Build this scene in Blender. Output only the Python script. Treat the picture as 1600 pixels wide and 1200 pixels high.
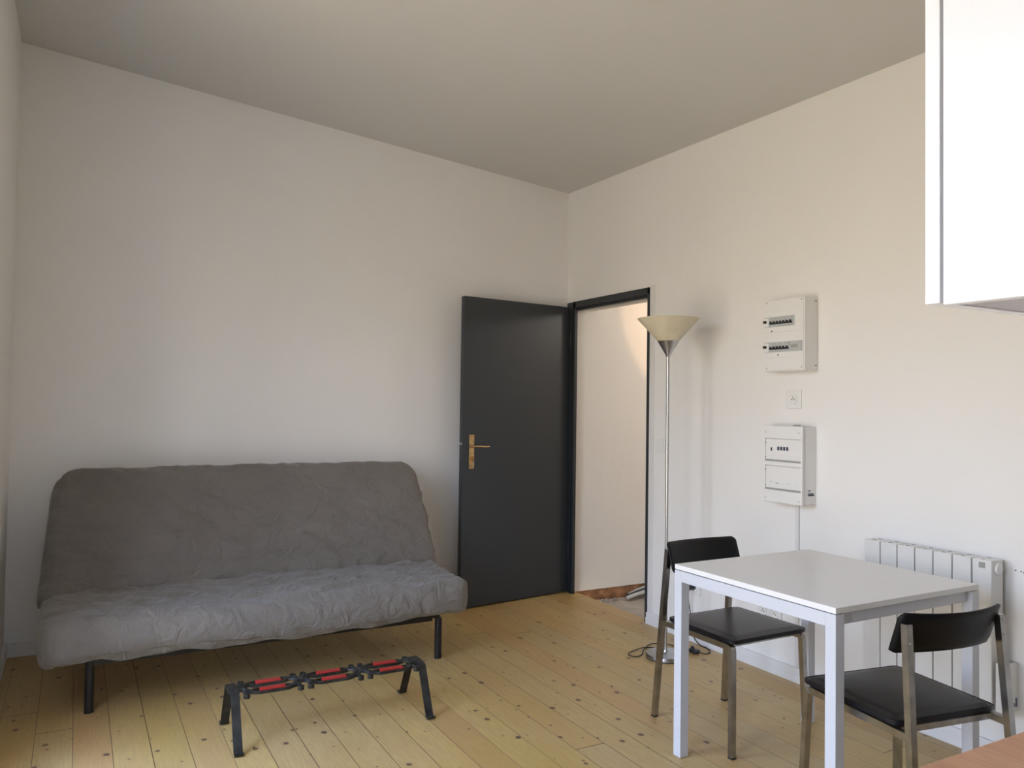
import bpy, bmesh, math, random
from mathutils import Vector, Matrix, noise
random.seed(7)
for o in list(bpy.data.objects): bpy.data.objects.remove(o)
S = bpy.context.scene
COL = S.collection
PI = math.pi

# ------------------------------------------------------------------ camera
cam_d = bpy.data.cameras.new('camera'); cam = bpy.data.objects.new('camera', cam_d); COL.objects.link(cam)
cam_d.sensor_fit = 'HORIZONTAL'; cam_d.sensor_width = 36.0
cam_d.lens = 1229.73 / 1600 * 36.0
cam_d.clip_start = 0.02
_r = Vector((0.8749584, -0.4840006, 0.0138280)); _u = Vector((-0.0247205, -0.0161310, 0.9995642)); _f = Vector((0.4835666, 0.8749190, 0.0260787))
M = Matrix(((_r.x, _u.x, -_f.x, -3.15863), (_r.y, _u.y, -_f.y, -4.88454), (_r.z, _u.z, -_f.z, 1.35508), (0, 0, 0, 1)))
cam.matrix_world = M
S.camera = cam

# ------------------------------------------------------------------ exposure, world
S.view_settings.view_transform = 'Standard'
S.view_settings.look = 'None'
S.view_settings.gamma = 1.0
S.view_settings.use_curve_mapping = False
S.view_settings.exposure = 0.70
SKY = 11.0
w = bpy.data.worlds.new('world'); S.world = w; w.use_nodes = True
wn = w.node_tree.nodes; wl = w.node_tree.links
for n in list(wn): wn.remove(n)
wo = wn.new('ShaderNodeOutputWorld'); wb = wn.new('ShaderNodeBackground'); wc = wn.new('ShaderNodeTexCoord')
ws = wn.new('ShaderNodeSeparateXYZ'); wr = wn.new('ShaderNodeValToRGB'); wm = wn.new('ShaderNodeMath'); wm.operation = 'MULTIPLY_ADD'
wm.inputs[1].default_value = .5; wm.inputs[2].default_value = .5
wl.new(wc.outputs['Generated'], ws.inputs[0]); wl.new(ws.outputs['Z'], wm.inputs[0]); wl.new(wm.outputs[0], wr.inputs[0])
el = wr.color_ramp.elements
el[0].position = 0.0; el[0].color = (.32, .27, .19, 1)
el[1].position = 1.0; el[1].color = (.30, .50, .98, 1)
for p_, c_ in ((.47, (.40, .345, .26, 1)), (.515, (.58, .52, .43, 1)), (.55, (.60, .62, .66, 1)), (.59, (.65, .73, .89, 1)), (.70, (.49, .65, .96, 1))):
    e_ = el.new(p_); e_.color = c_
wl.new(wr.outputs[0], wb.inputs[0]); wb.inputs[1].default_value = SKY; wl.new(wb.outputs[0], wo.inputs[0])

def portal(name, loc, sy, sz):
    d = bpy.data.lights.new(name, 'AREA'); d.shape = 'RECTANGLE'; d.size = sz; d.size_y = sy
    d.cycles.is_portal = True
    o = bpy.data.objects.new(name, d); COL.objects.link(o); o.location = loc
    o.rotation_euler = (0, -PI/2, 0)      # faces +x, into the room
    return o
WX0, WX1 = -3.86, -3.46
WFILL = (-3.05, -2.30, 1.75, 2.5)      # window added behind the camera to brighten the back wall: x0, x1, z0, z1
WIN = [(-2.68, -1.68, .12, 2.45), (-4.20, -3.36, .12, 2.45)]
for k, (a, b, c, d) in enumerate(WIN): portal('window_portal', (WX0+.01, (a+b)/2, (c+d)/2), b-a, d-c)

po_ = portal('window_portal', ((WFILL[0]+WFILL[1])/2, -6.75, (WFILL[2]+WFILL[3])/2), WFILL[1]-WFILL[0], WFILL[3]-WFILL[2])  # portal of the added fill window
po_.rotation_euler = (-PI/2, 0, 0); po_.data.size = WFILL[1]-WFILL[0]; po_.data.size_y = WFILL[3]-WFILL[2]

# ------------------------------------------------------------------ materials
def mat(name, col, rough=.5, metal=0.0, spec=.5, bump=None, var=None, trans=0, sheen=0):
    m = bpy.data.materials.new(name); m.use_nodes = True
    nt = m.node_tree; b = nt.nodes['Principled BSDF']
    b.inputs['Base Color'].default_value = (*col, 1); b.inputs['Roughness'].default_value = rough
    b.inputs['Metallic'].default_value = metal; b.inputs['Specular IOR Level'].default_value = spec
    if sheen: b.inputs['Sheen Weight'].default_value = sheen
    tc = nt.nodes.new('ShaderNodeTexCoord')
    if var:   # (scale, amount)
        n = nt.nodes.new('ShaderNodeTexNoise'); n.inputs['Scale'].default_value = var[0]; n.inputs['Detail'].default_value = 5
        nt.links.new(tc.outputs['Object'], n.inputs['Vector'])
        r = nt.nodes.new('ShaderNodeValToRGB'); a = var[1]
        r.color_ramp.elements[0].position = .3; r.color_ramp.elements[1].position = .7
        r.color_ramp.elements[0].color = (*[max(0, c*(1-a)) for c in col], 1); r.color_ramp.elements[1].color = (*[min(1, c*(1+a)) for c in col], 1)
        nt.links.new(n.outputs[0], r.inputs[0]); nt.links.new(r.outputs[0], b.inputs['Base Color'])
    if bump:  # (scale, strength, distance)
        n2 = nt.nodes.new('ShaderNodeTexNoise'); n2.inputs['Scale'].default_value = bump[0]; n2.inputs['Detail'].default_value = 6
        nt.links.new(tc.outputs['Object'], n2.inputs['Vector'])
        bp = nt.nodes.new('ShaderNodeBump'); bp.inputs['Strength'].default_value = bump[1]; bp.inputs['Distance'].default_value = bump[2]
        nt.links.new(n2.outputs[0], bp.inputs['Height']); nt.links.new(bp.outputs[0], b.inputs['Normal'])
    return m

M_wall = mat('wall_paint', (.885, .868, .842), .7, bump=(9, .25, .01), var=(1.5, .012))
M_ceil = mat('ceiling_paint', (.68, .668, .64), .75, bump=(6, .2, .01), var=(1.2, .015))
M_hallwall = mat('hall_plaster', (.80, .775, .74), .8, bump=(12, .35, .01))
M_trim = mat('trim_paint', (.80, .785, .77), .45)
M_door = mat('door_paint', (.036, .042, .050), .42, bump=(160, .12, .001))
M_frame = mat('door_frame_paint', (.030, .036, .042), .4)
M_black = mat('black_groove', (.006, .006, .006), .6)
M_brass = mat('brass', (.62, .42, .20), .3, 1.0, var=(40, .15))
M_white_pl = mat('white_plastic', (.86, .85, .83), .35)
M_grey_pl = mat('grey_plastic', (.36, .36, .34), .4)
M_ltgrey = mat('light_grey_plastic', (.52, .54, .54), .4)
M_dark_pl = mat('dark_plastic', (.02, .022, .025), .4)
M_table = mat('white_lacquer_top', (.80, .785, .765), .28, var=(3, .01))
M_tframe = mat('white_painted_steel', (.60, .61, .65), .3)
M_chrome = mat('worn_chrome', (.40, .385, .36), .28, 1.0, var=(18, .22), bump=(60, .1, .001))
M_steel = mat('brushed_steel', (.50, .50, .50), .28, 1.0)
M_leather = mat('black_leather', (.010, .0095, .012), .30, spec=.28, bump=(220, .25, .001))
M_blkwood = mat('black_lacquer', (.005, .005, .006), .45, spec=.25)
M_blkmetal = mat('black_metal', (.008, .008, .009), .35, spec=.5)
M_iron = mat('forged_iron', (.036, .036, .033), .45, .5, bump=(70, .5, .003), var=(25, .5))
M_red = mat('red_enamel', (.42, .018, .016), .3, var=(30, .18), bump=(60, .15, .002))
M_cab = mat('cabinet_gloss_white', (.87, .87, .89), .16)
M_cabbot = mat('cabinet_melamine', (.62, .62, .66), .5)
M_rad = mat('radiator_enamel', (.80, .79, .77), .35)
M_cable = mat('black_cable', (.012, .012, .012), .5)
M_cord = mat('beige_cord', (.72, .68, .62), .5)
M_brick = mat('rough_terracotta', (.30, .15, .075), .9, bump=(30, .8, .02), var=(14, .6))
M_concrete = mat('dusty_screed', (.47, .43, .38), .9, bump=(25, .7, .01), var=(9, .15))
M_dust = mat('plaster_rubble', (.42, .39, .34), .9, bump=(50, .8, .02))
M_glass = mat('shade_glass', (.68, .61, .46), .35, var=(14, .07))
_b = M_glass.node_tree.nodes['Principled BSDF']; _b.inputs['Subsurface Weight'].default_value = .25; _b.inputs['Subsurface Radius'].default_value = (.05, .04, .025); _b.inputs['Subsurface Scale'].default_value = .3
M_ink = mat('dark_print', (.05, .06, .09), .5)
M_blueink = mat('blue_print', (.10, .16, .30), .5)
M_dirt = mat('grey_smudge', (.30, .28, .27), .8)
M_bulb = mat('bulb_white', (.8, .8, .8), .3)

# thin pane of the windows (transparent with a weak reflection)
M_pane = bpy.data.materials.new('window_glass'); M_pane.use_nodes = True
nt = M_pane.node_tree; [nt.nodes.remove(n) for n in list(nt.nodes)]
o_ = nt.nodes.new('ShaderNodeOutputMaterial'); mx = nt.nodes.new('ShaderNodeMixShader'); tr = nt.nodes.new('ShaderNodeBsdfTransparent'); gl = nt.nodes.new('ShaderNodeBsdfGlossy')
gl.inputs['Roughness'].default_value = .02; mx.inputs[0].default_value = .05
nt.links.new(tr.outputs[0], mx.inputs[1]); nt.links.new(gl.outputs[0], mx.inputs[2]); nt.links.new(mx.outputs[0], o_.inputs[0])

class NT:
    """tiny helper to write node graphs"""
    def __init__(s, m): s.nt = m.node_tree
    def n(s, t, **k):
        nd = s.nt.nodes.new(t)
        for a, v in k.items(): setattr(nd, a, v)
        return nd
    def l(s, a, b): s.nt.links.new(a, b)
    def math(s, op, a, b=None, c=None, clamp=False):
        nd = s.n('ShaderNodeMath', operation=op); nd.use_clamp = clamp
        for i, v in enumerate((a, b, c)):
            if v is None: continue
            if isinstance(v, (int, float)): nd.inputs[i].default_value = v
            else: s.l(v, nd.inputs[i])
        return nd.outputs[0]
    def mix(s, f, a, b, typ='MIX'):
        nd = s.n('ShaderNodeMix', data_type='RGBA', blend_type=typ)
        for i, v in ((0, f), (6, a), (7, b)):
            if isinstance(v, (int, float)): nd.inputs[i].default_value = v
            elif isinstance(v, tuple): nd.inputs[i].default_value = (*v, 1)
            else: s.l(v, nd.inputs[i])
        return nd.outputs[2]
    def ramp(s, f, pts):
        nd = s.n('ShaderNodeValToRGB'); e = nd.color_ramp.elements
        e[0].position = pts[0][0]; e[0].color = (*pts[0][1], 1); e[1].position = pts[-1][0]; e[1].color = (*pts[-1][1], 1)
        for p, c in pts[1:-1]:
            x = e.new(p); x.color = (*c, 1)
        s.l(f, nd.inputs[0]); return nd.outputs[0]
    def vec(s, x, y, z=0.0):
        nd = s.n('ShaderNodeCombineXYZ')
        for i, v in enumerate((x, y, z)):
            if isinstance(v, (int, float)): nd.inputs[i].default_value = v
            else: s.l(v, nd.inputs[i])
        return nd.outputs[0]

def plank_material():
    m = bpy.data.materials.new('pine_planks'); m.use_nodes = True; g = NT(m); b = m.node_tree.nodes['Principled BSDF']
    tc = g.n('ShaderNodeTexCoord'); sp = g.n('ShaderNodeSeparateXYZ'); g.l(tc.outputs['Object'], sp.inputs[0])
    X, Y = sp.outputs[0], sp.outputs[1]
    W = .1335
    u = g.math('DIVIDE', g.math('ADD', X, 3.272), W)
    fl = g.math('FLOOR', u); fr = g.math('FRACT', u)
    wn1 = g.n('ShaderNodeTexWhiteNoise', noise_dimensions='1D'); g.l(fl, wn1.inputs['W'])
    rnd = wn1.outputs['Value']
    # board ends: each row broken every ~2.3 m at its own offset
    vv = g.math('ADD', g.math('DIVIDE', Y, 4.6), g.math('MULTIPLY', rnd, 7.3))
    vf = g.math('FRACT', vv); vi = g.math('FLOOR', vv)
    wn2 = g.n('ShaderNodeTexWhiteNoise', noise_dimensions='2D'); g.l(g.vec(fl, vi), wn2.inputs['Vector'])
    idr = wn2.outputs['Value']
    # grain
    shift = g.math('MULTIPLY', idr, 37.0)
    gv = g.vec(g.math('ADD', g.math('MULTIPLY', X, 9.0), shift), g.math('MULTIPLY', Y, .9), shift)
    n1 = g.n('ShaderNodeTexNoise'); n1.inputs['Scale'].default_value = 1.6; n1.inputs['Detail'].default_value = 3; n1.inputs['Distortion'].default_value = .4; g.l(gv, n1.inputs['Vector'])
    rings = g.math('SINE', g.math('MULTIPLY', n1.outputs[0], 70.0))
    fine = g.n('ShaderNodeTexNoise'); fine.inputs['Scale'].default_value = 9; fine.inputs['Detail'].default_value = 4; g.l(g.vec(g.math('MULTIPLY', X, 14.0), g.math('MULTIPLY', Y, .8), shift), fine.inputs['Vector'])
    base = g.ramp(idr, [(0, (.53, .345, .125)), (.3, (.59, .42, .165)), (.55, (.54, .395, .19)), (.8, (.62, .45, .17)), (1, (.57, .365, .15))])
    col = g.mix(g.math('MULTIPLY_ADD', rings, .16, .18, clamp=True), base, (.46, .265, .125))
    col = g.mix(g.math('MULTIPLY', g.math('SUBTRACT', fine.outputs[0], .42, clamp=True), 1.0), col, (.45, .27, .13))
    # broad stains
    st = g.n('ShaderNodeTexNoise'); st.inputs['Scale'].default_value = 1.7; st.inputs['Detail'].default_value = 3; g.l(g.vec(X, g.math('MULTIPLY', Y, .6)), st.inputs['Vector'])
    col = g.mix(g.math('MULTIPLY', g.math('SUBTRACT', st.outputs[0], .5, clamp=True), 2.6), col, (.50, .33, .08))
    # knots
    def knots(scale, off, rmin, rmax, prob, colr, stren):
        vo = g.n('ShaderNodeTexVoronoi', voronoi_dimensions='2D', feature='F1'); vo.inputs['Scale'].default_value = scale
        wob = g.n('ShaderNodeTexNoise'); wob.inputs['Scale'].default_value = 45; g.l(tc.outputs['Object'], wob.inputs['Vector'])
        wv = g.n('ShaderNodeVectorMath', operation='SCALE'); g.l(wob.outputs[1], wv.inputs[0]); wv.inputs['Scale'].default_value = .012
        ad = g.n('ShaderNodeVectorMath', operation='ADD'); g.l(g.vec(g.math('ADD', X, off), g.math('MULTIPLY', Y, .82)), ad.inputs[0]); g.l(wv.outputs[0], ad.inputs[1])
        g.l(ad.outputs[0], vo.inputs['Vector'])
        sc = g.n('ShaderNodeSeparateColor'); g.l(vo.outputs['Color'], sc.inputs[0])
        on = g.math('LESS_THAN', sc.outputs[0], prob)
        rad = g.math('MULTIPLY', g.math('MULTIPLY_ADD', sc.outputs[1], rmax - rmin, rmin), scale)
        inside = g.math('MULTIPLY', g.math('SUBTRACT', 1.0, g.math('DIVIDE', vo.outputs['Distance'], rad), clamp=True), 4.0, clamp=True)
        return g.math('MULTIPLY', g.math('MULTIPLY', inside, on), stren), g.math('MULTIPLY', on, g.math('SUBTRACT', 1.0, g.math('DIVIDE', vo.outputs['Distance'], g.math('MULTIPLY', rad, 2.6)), clamp=True)), colr
    for args in ((6.0, 3.1, .006, .014, .60, (.10, .050, .035), .85), (11.0, 9.7, .003, .0065, .30, (.13, .07, .045), .8)):
        k, halo, kc = knots(*args)
        col = g.mix(g.math('MULTIPLY', halo, .30), col, (.40, .24, .13))
        col = g.mix(k, col, kc)
    # gaps between planks
    e = g.math('MINIMUM', fr, g.math('SUBTRACT', 1.0, fr))
    gw = g.math('MULTIPLY_ADD', rnd, .012, .006)
    gap = g.math('SUBTRACT', 1.0, g.math('DIVIDE', e, gw), clamp=True)
    ends = g.math('SUBTRACT', 1.0, g.math('DIVIDE', g.math('MINIMUM', vf, g.math('SUBTRACT', 1.0, vf)), .0007), clamp=True)
    gp = g.math('MAXIMUM', gap, ends)
    col = g.mix(g.math('MULTIPLY', gp, 1.5, clamp=True), col, (.10, .055, .03))
    g.l(col, b.inputs['Base Color'])
    b.inputs['Roughness'].default_value = .42
    bp = g.n('ShaderNodeBump'); bp.inputs['Strength'].default_value = .35; bp.inputs['Distance'].default_value = .002
    g.l(g.math('SUBTRACT', g.math('MULTIPLY', fine.outputs[0], .3), gp), bp.inputs['Height']); g.l(bp.outputs[0], b.inputs['Normal'])
    return m
M_floor = plank_material()

def butcher():
    m = bpy.data.materials.new('oiled_wood_top'); m.use_nodes = True; g = NT(m); b = m.node_tree.nodes['Principled BSDF']
    tc = g.n('ShaderNodeTexCoord'); sp = g.n('ShaderNodeSeparateXYZ'); g.l(tc.outputs['Object'], sp.inputs[0])
    X, Y = sp.outputs[0], sp.outputs[1]
    row = g.math('FLOOR', g.math('DIVIDE', X, .045))
    w1 = g.n('ShaderNodeTexWhiteNoise', noise_dimensions='1D'); g.l(row, w1.inputs['W'])
    seg = g.math('FLOOR', g.math('ADD', g.math('DIVIDE', Y, .35), g.math('MULTIPLY', w1.outputs[0], 5.0)))
    w2 = g.n('ShaderNodeTexWhiteNoise', noise_dimensions='2D'); g.l(g.vec(row, seg), w2.inputs['Vector'])
    c = g.ramp(w2.outputs[0], [(0, (.47, .225, .115)), (.5, (.55, .275, .145)), (1, (.50, .255, .14))])
    n = g.n('ShaderNodeTexNoise'); n.inputs['Scale'].default_value = 14; n.inputs['Detail'].default_value = 5; g.l(g.vec(g.math('MULTIPLY', X, 6), Y), n.inputs['Vector'])
    c = g.mix(g.math('MULTIPLY', g.math('SUBTRACT', n.outputs[0], .45, clamp=True), 1.6), c, (.34, .15, .08))
    g.l(c, b.inputs['Base Color']); b.inputs['Roughness'].default_value = .45
    return m
M_top = butcher()

def cloth():
    m = bpy.data.materials.new('grey_quilted_cover'); m.use_nodes = True; g = NT(m); b = m.node_tree.nodes['Principled BSDF']
    tc = g.n('ShaderNodeTexCoord')
    n = g.n('ShaderNodeTexNoise'); n.inputs['Scale'].default_value = 3; n.inputs['Detail'].default_value = 6; g.l(tc.outputs['Object'], n.inputs['Vector'])
    c = g.ramp(n.outputs[0], [(.3, (.172, .154, .135)), (.5, (.190, .170, .150)), (.7, (.206, .185, .163))])
    g.l(c, b.inputs['Base Color']); b.inputs['Roughness'].default_value = .85; b.inputs['Sheen Weight'].default_value = .25
    b.inputs['Specular IOR Level'].default_value = .25
    # quilting in waves, creases and weave
    wv = g.n('ShaderNodeTexWave', wave_type='BANDS', bands_direction='DIAGONAL'); wv.inputs['Scale'].default_value = 3.2; wv.inputs['Distortion'].default_value = 4; wv.inputs['Detail'].default_value = 2; g.l(tc.outputs['Object'], wv.inputs['Vector'])
    n2 = g.n('ShaderNodeTexNoise'); n2.inputs['Scale'].default_value = 11; n2.inputs['Detail'].default_value = 5; n2.inputs['Distortion'].default_value = 1.2; g.l(tc.outputs['Object'], n2.inputs['Vector'])
    n3 = g.n('ShaderNodeTexNoise'); n3.inputs['Scale'].default_value = 260; g.l(tc.outputs['Object'], n3.inputs['Vector'])
    h = g.math('ADD', g.math('MULTIPLY', wv.outputs[1], .35), g.math('MULTIPLY', n2.outputs[0], 1.5)); h = g.math('ADD', h, g.math('MULTIPLY', n3.outputs[0], .06))
    bp = g.n('ShaderNodeBump'); bp.inputs['Strength'].default_value = .6; bp.inputs['Distance'].default_value = .03
    g.l(h, bp.inputs['Height']); g.l(bp.outputs[0], b.inputs['Normal'])
    return m
M_cloth = cloth()

# ------------------------------------------------------------------ mesh helpers
def link(name, bm, m, parent=None, smooth=False, loc=None):
    me = bpy.data.meshes.new(name)
    bmesh.ops.recalc_face_normals(bm, faces=bm.faces[:])
    bm.to_mesh(me); bm.free()
    for q in (m if isinstance(m, (list, tuple)) else [m]): me.materials.append(q)
    if smooth:
        for p in me.polygons: p.use_smooth = True
    o = bpy.data.objects.new(name, me); COL.objects.link(o)
    if parent: o.parent = parent
    if loc: o.location = loc
    return o
def smooth_by_angle(o, deg=35):
    me = o.data; bm = bmesh.new(); bm.from_mesh(me)
    for f in bm.faces: f.smooth = True
    for e in bm.edges:
        e.smooth = not (len(e.link_faces) == 2 and e.calc_face_angle(0) > math.radians(deg))
    bm.to_mesh(me); bm.free(); return o
def box(bm, a, b, bev=0.0, seg=2, mi=0, mtx=None):
    t = bmesh.new(); bmesh.ops.create_cube(t, size=1)
    c = [(a[i]+b[i])/2 for i in range(3)]; s = [abs(b[i]-a[i]) for i in range(3)]
    for v in t.verts: v.co = Vector((c[0]+v.co.x*s[0], c[1]+v.co.y*s[1], c[2]+v.co.z*s[2]))
    if bev: bmesh.ops.bevel(t, geom=t.edges[:], offset=min(bev, min(s)*.45), segments=seg, profile=.5, affect='EDGES')
    merge(bm, t, mi, mtx)
def merge(bm, t, mi=0, mtx=None):
    if mtx is not None: bmesh.ops.transform(t, matrix=mtx, verts=t.verts)
    vm = {}
    for v in t.verts: vm[v] = bm.verts.new(v.co)
    for f in t.faces:
        try: nf = bm.faces.new([vm[v] for v in f.verts]); nf.material_index = mi; nf.smooth = f.smooth
        except ValueError: pass
    t.free()
def tube(bm, pts, r, n=12, closed=False, caps=True, rect=None, up=None, mi=0):
    """sweep a circle (or rect=(w,h)) along pts"""
    pts = [Vector(p) for p in pts]; rings = []; N = len(pts)
    prev = None
    for i, p in enumerate(pts):
        if closed: t = (pts[(i+1) % N]-pts[i-1]).normalized()
        else: t = (pts[min(i+1, N-1)]-pts[max(i-1, 0)]).normalized()
        if prev is None:
            a = Vector(up) if up else (Vector((0, 0, 1)) if abs(t.z) < .9 else Vector((1, 0, 0)))
        else: a = prev
        s = t.cross(a).normalized()
        if up: s = t.cross(Vector(up)).normalized()
        a2 = s.cross(t).normalized(); prev = a2
        # widen at corners so that a swept bar keeps its width
        k = 1.0
        if 0 < i < N-1 and not closed:
            d1 = (pts[i]-pts[i-1]).normalized(); d2 = (pts[i+1]-pts[i]).normalized()
            k = 1/max(.5, math.sqrt(max(.01, (1+d1.dot(d2))/2)))
        rr = r[i] if isinstance(r, (list, tuple)) else r
        ring = []
        if rect:
            w_, h_ = rect[0]/2, rect[1]/2
            for x, y in ((-w_, -h_), (w_, -h_), (w_, h_), (-w_, h_)): ring.append(bm.verts.new(p+s*x+a2*y*k))
        else:
            for j in range(n):
                an = 2*PI*j/n; ring.append(bm.verts.new(p+s*math.cos(an)*rr+a2*math.sin(an)*rr))
        rings.append(ring)
    L = len(rings[0]); R = range(N if closed else N-1)
    for i in R:
        A, B = rings[i], rings[(i+1) % N]
        for j in range(L):
            f = bm.faces.new((A[j], A[(j+1) % L], B[(j+1) % L], B[j])); f.material_index = mi
    if caps and not closed:
        f = bm.faces.new(rings[0]); f.material_index = mi; f = bm.faces.new(rings[-1][::-1]); f.material_index = mi
def lathe(bm, prof, n=48, c=(0, 0), mi=0):
    rings = []
    for r, z in prof:
        if r < 1e-6: rings.append([bm.verts.new((c[0], c[1], z))])
        else: rings.append([bm.verts.new((c[0]+r*math.cos(2*PI*j/n), c[1]+r*math.sin(2*PI*j/n), z)) for j in range(n)])
    for A, B in zip(rings, rings[1:]):
        for j in range(n):
            k = (j+1) % n
            vs = [A[0 if len(A) == 1 else j], A[0 if len(A) == 1 else k], B[0 if len(B) == 1 else k], B[0 if len(B) == 1 else j]]
            vs = list(dict.fromkeys(vs))
            if len(vs) > 2: bm.faces.new(vs).material_index = mi
def cyl(bm, a, b, r, n=24, mi=0): tube(bm, [a, b], r, n=n, mi=mi)
def catmull(pts, k=8):
    P = [Vector(p) for p in pts]; out = []
    for i in range(len(P)-1):
        p0 = P[max(i-1, 0)]; p1 = P[i]; p2 = P[i+1]; p3 = P[min(i+2, len(P)-1)]
        for j in range(k):
            t = j/k
            out.append(.5*((2*p1)+(-p0+p2)*t+(2*p0-5*p1+4*p2-p3)*t*t+(-p0+3*p1-3*p2+p3)*t**3))
    out.append(P[-1]); return out
def prism(bm, poly, z0, z1, mi=0, bev=0):
    t = bmesh.new(); vs = [t.verts.new((x, y, z0)) for x, y in poly]; f = t.faces.new(vs)
    r = bmesh.ops.extrude_face_region(t, geom=[f]); 
    for v in r['geom']:
        if isinstance(v, bmesh.types.BMVert): v.co.z = z1
    if bev: bmesh.ops.bevel(t, geom=t.edges[:], offset=bev, segments=2, profile=.5, affect='EDGES')
    merge(bm, t, mi)
def struct(name, bm, m, parent=None, label=None):
    o = link(name, bm, m, parent)
    if not parent: o['kind'] = 'structure'
    if label: o['label'] = label
    return o
def thing(name, label, cat, loc=(0, 0, 0), rz=0, group=None):
    o = bpy.data.objects.new(name, None); COL.objects.link(o); o.location = loc; o.rotation_euler = (0, 0, rz)
    o.empty_display_size = .1
    o['label'] = label; o['category'] = cat
    if group: o['group'] = group
    return o
def tag(o, label, cat, group=None):
    o['label'] = label; o['category'] = cat
    if group: o['group'] = group
    return o

# ------------------------------------------------------------------ room shell
YN = -6.6            # wall behind the camera
CH, CX, CY = 2.9251, -.0915, .011          # the ceiling leans: z = CH + CX x + CY y
def ceil_z(x, y): return CH + CX*x + CY*y
bm = bmesh.new(); box(bm, (WX1-.02, YN-.02, -.06), (0.045, 0.0, 0.0)); box(bm, (.045, -.945, -.045), (.058, -.05, -.004))
struct('floor', bm, M_floor)
# ceiling: slanting slab
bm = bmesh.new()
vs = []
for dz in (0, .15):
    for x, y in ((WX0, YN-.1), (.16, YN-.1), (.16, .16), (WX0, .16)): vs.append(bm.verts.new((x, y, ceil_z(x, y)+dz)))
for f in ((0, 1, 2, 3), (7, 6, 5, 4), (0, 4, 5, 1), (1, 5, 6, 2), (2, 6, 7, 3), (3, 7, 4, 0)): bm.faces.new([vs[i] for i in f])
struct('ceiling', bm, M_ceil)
ZT = 3.3
bm = bmesh.new(); box(bm, (WX0, 0, -.06), (0.02, .16, ZT)); struct('wall_back', bm, M_wall)
# right wall with the doorway (y -.95 .. -.06, z 0 .. 2.105)
bm = bmesh.new()
box(bm, (0, YN, -.1), (.16, -.945, ZT)); box(bm, (0, -.945, 2.075), (.16, 0.0, ZT)); box(bm, (0, -.045, -.06), (.035, 0.0, 2.075))
struct('wall_right', bm, M_wall)
# left wall with two window openings
bm = bmesh.new()
ys = [YN] + [v for a in sorted(WIN) for v in a[:2]] + [0.0]
for i in range(0, len(ys), 2): box(bm, (WX0, ys[i], -.06), (WX1, ys[i+1], ZT))
for a, b, c, d in WIN: box(bm, (WX0, a, -.06), (WX1, b, c)); box(bm, (WX0, a, d), (WX1, b, ZT))
struct('wall_left', bm, M_wall)
bm = bmesh.new(); a, b, c, d = WFILL
box(bm, (WX0, YN-.12, -.06), (a, YN, ZT)); box(bm, (b, YN-.12, -.06), (.16, YN, ZT)); box(bm, (a, YN-.12, -.06), (b, YN, c)); box(bm, (a, YN-.12, d), (b, YN, ZT))
struct('wall_front', bm, M_wall)
bm = bmesh.new()
for q in ((a, a+.06, c, d), (b-.06, b, c, d), (a+.06, b-.06, c, c+.07), (a+.06, b-.06, d-.06, d), ((a+b)/2-.04, (a+b)/2+.04, c+.07, d-.06)): box(bm, (q[0], YN-.09, q[2]), (q[1], YN-.04, q[3]), .004)
wf = struct('window_3', bm, M_trim)  # unseen window, added only as fill for the back wall
for x0, x1 in ((a+.06, (a+b)/2-.04), ((a+b)/2+.04, b-.06)):
    bm = bmesh.new(); box(bm, (x0, YN-.07, c+.07), (x1, YN-.066, d-.06)); struct('window_pane', bm, M_pane, wf)
# kitchen partition stub that carries the units
bm = bmesh.new(); box(bm, (-1.74, YN, 0), (-1.64, -4.225, 3.04)); struct('wall_kitchen', bm, M_wall)
for k, (a, b, c, d) in enumerate(WIN):
    bm = bmesh.new(); x0, x1 = WX0+.06, WX0+.11
    for q in ((a, a+.06, c, d), (b-.06, b, c, d), (a+.06, b-.06, c, c+.07), (a+.06, b-.06, d-.06, d), ((a+b)/2-.045, (a+b)/2+.045, c+.07, d-.06)):
        box(bm, (x0, q[0], q[2]), (x1, q[1], q[3]), .004)
    wf = struct('window_%d' % (k+1), bm, M_trim)
    for y0, y1 in ((a+.06, (a+b)/2-.045), ((a+b)/2+.045, b-.06)):
        bm = bmesh.new(); box(bm, (x0+.02, y0, c+.07), (x0+.024, y1, d-.06)); struct('window_pane', bm, M_pane, wf)

# baseboards
def baseboard(name, a, b, h=.072, t=.014, axis='y', at=0.0, sgn=-1):
    bm = bmesh.new()
    if axis == 'y':
        box(bm, (at, a, 0), (at+sgn*t, b, h), .003); box(bm, (at, a, 0), (at+sgn*(t+.004), b, h*.55), .002)
    else:
        box(bm, (a, at, 0), (b, at+sgn*t, h), .003)
    return struct(name, bm, M_trim)
baseboard('baseboard_right', -6.5, -.962, axis='y', at=0.0, sgn=-1)
baseboard('baseboard_back', WX1+.014, -.03, h=.075, axis='x', at=0.0, sgn=-1)
baseboard('baseboard_left', -1.62, -.0, h=.075, axis='y', at=WX1, sgn=1)

# hallway beyond the door
bm = bmesh.new(); box(bm, (.04, -.07, .0), (2.6, .06, 2.7)); struct('wall_hall', bm, M_hallwall)
bm = bmesh.new()
t = bmesh.new(); bmesh.ops.create_grid(t, x_segments=60, y_segments=60, size=.5)
for v in t.verts:
    x = .04+(v.co.x+.5)*2.56; y = -2.2+(v.co.y+.5)*2.2
    v.co = Vector((x, y, -.085+.010*noise.noise(Vector((x*3, y*3, 0)))+.006*noise.noise(Vector((x*14, y*14, 3)))))
merge(bm, t); struct('floor_hall', bm, M_concrete)
bm = bmesh.new(); box(bm, (.05, -.062, -.09), (2.6, .05, -.0)); 
o = struct('trim_1', bm, M_brick)
bm = bmesh.new(); box(bm, (2.6, -2.2, -.1), (2.7, .06, 2.7)); box(bm, (.16, -2.3, -.1), (2.7, -2.2, 2.7)); struct('wall_hall_far', bm, M_hallwall)
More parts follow.
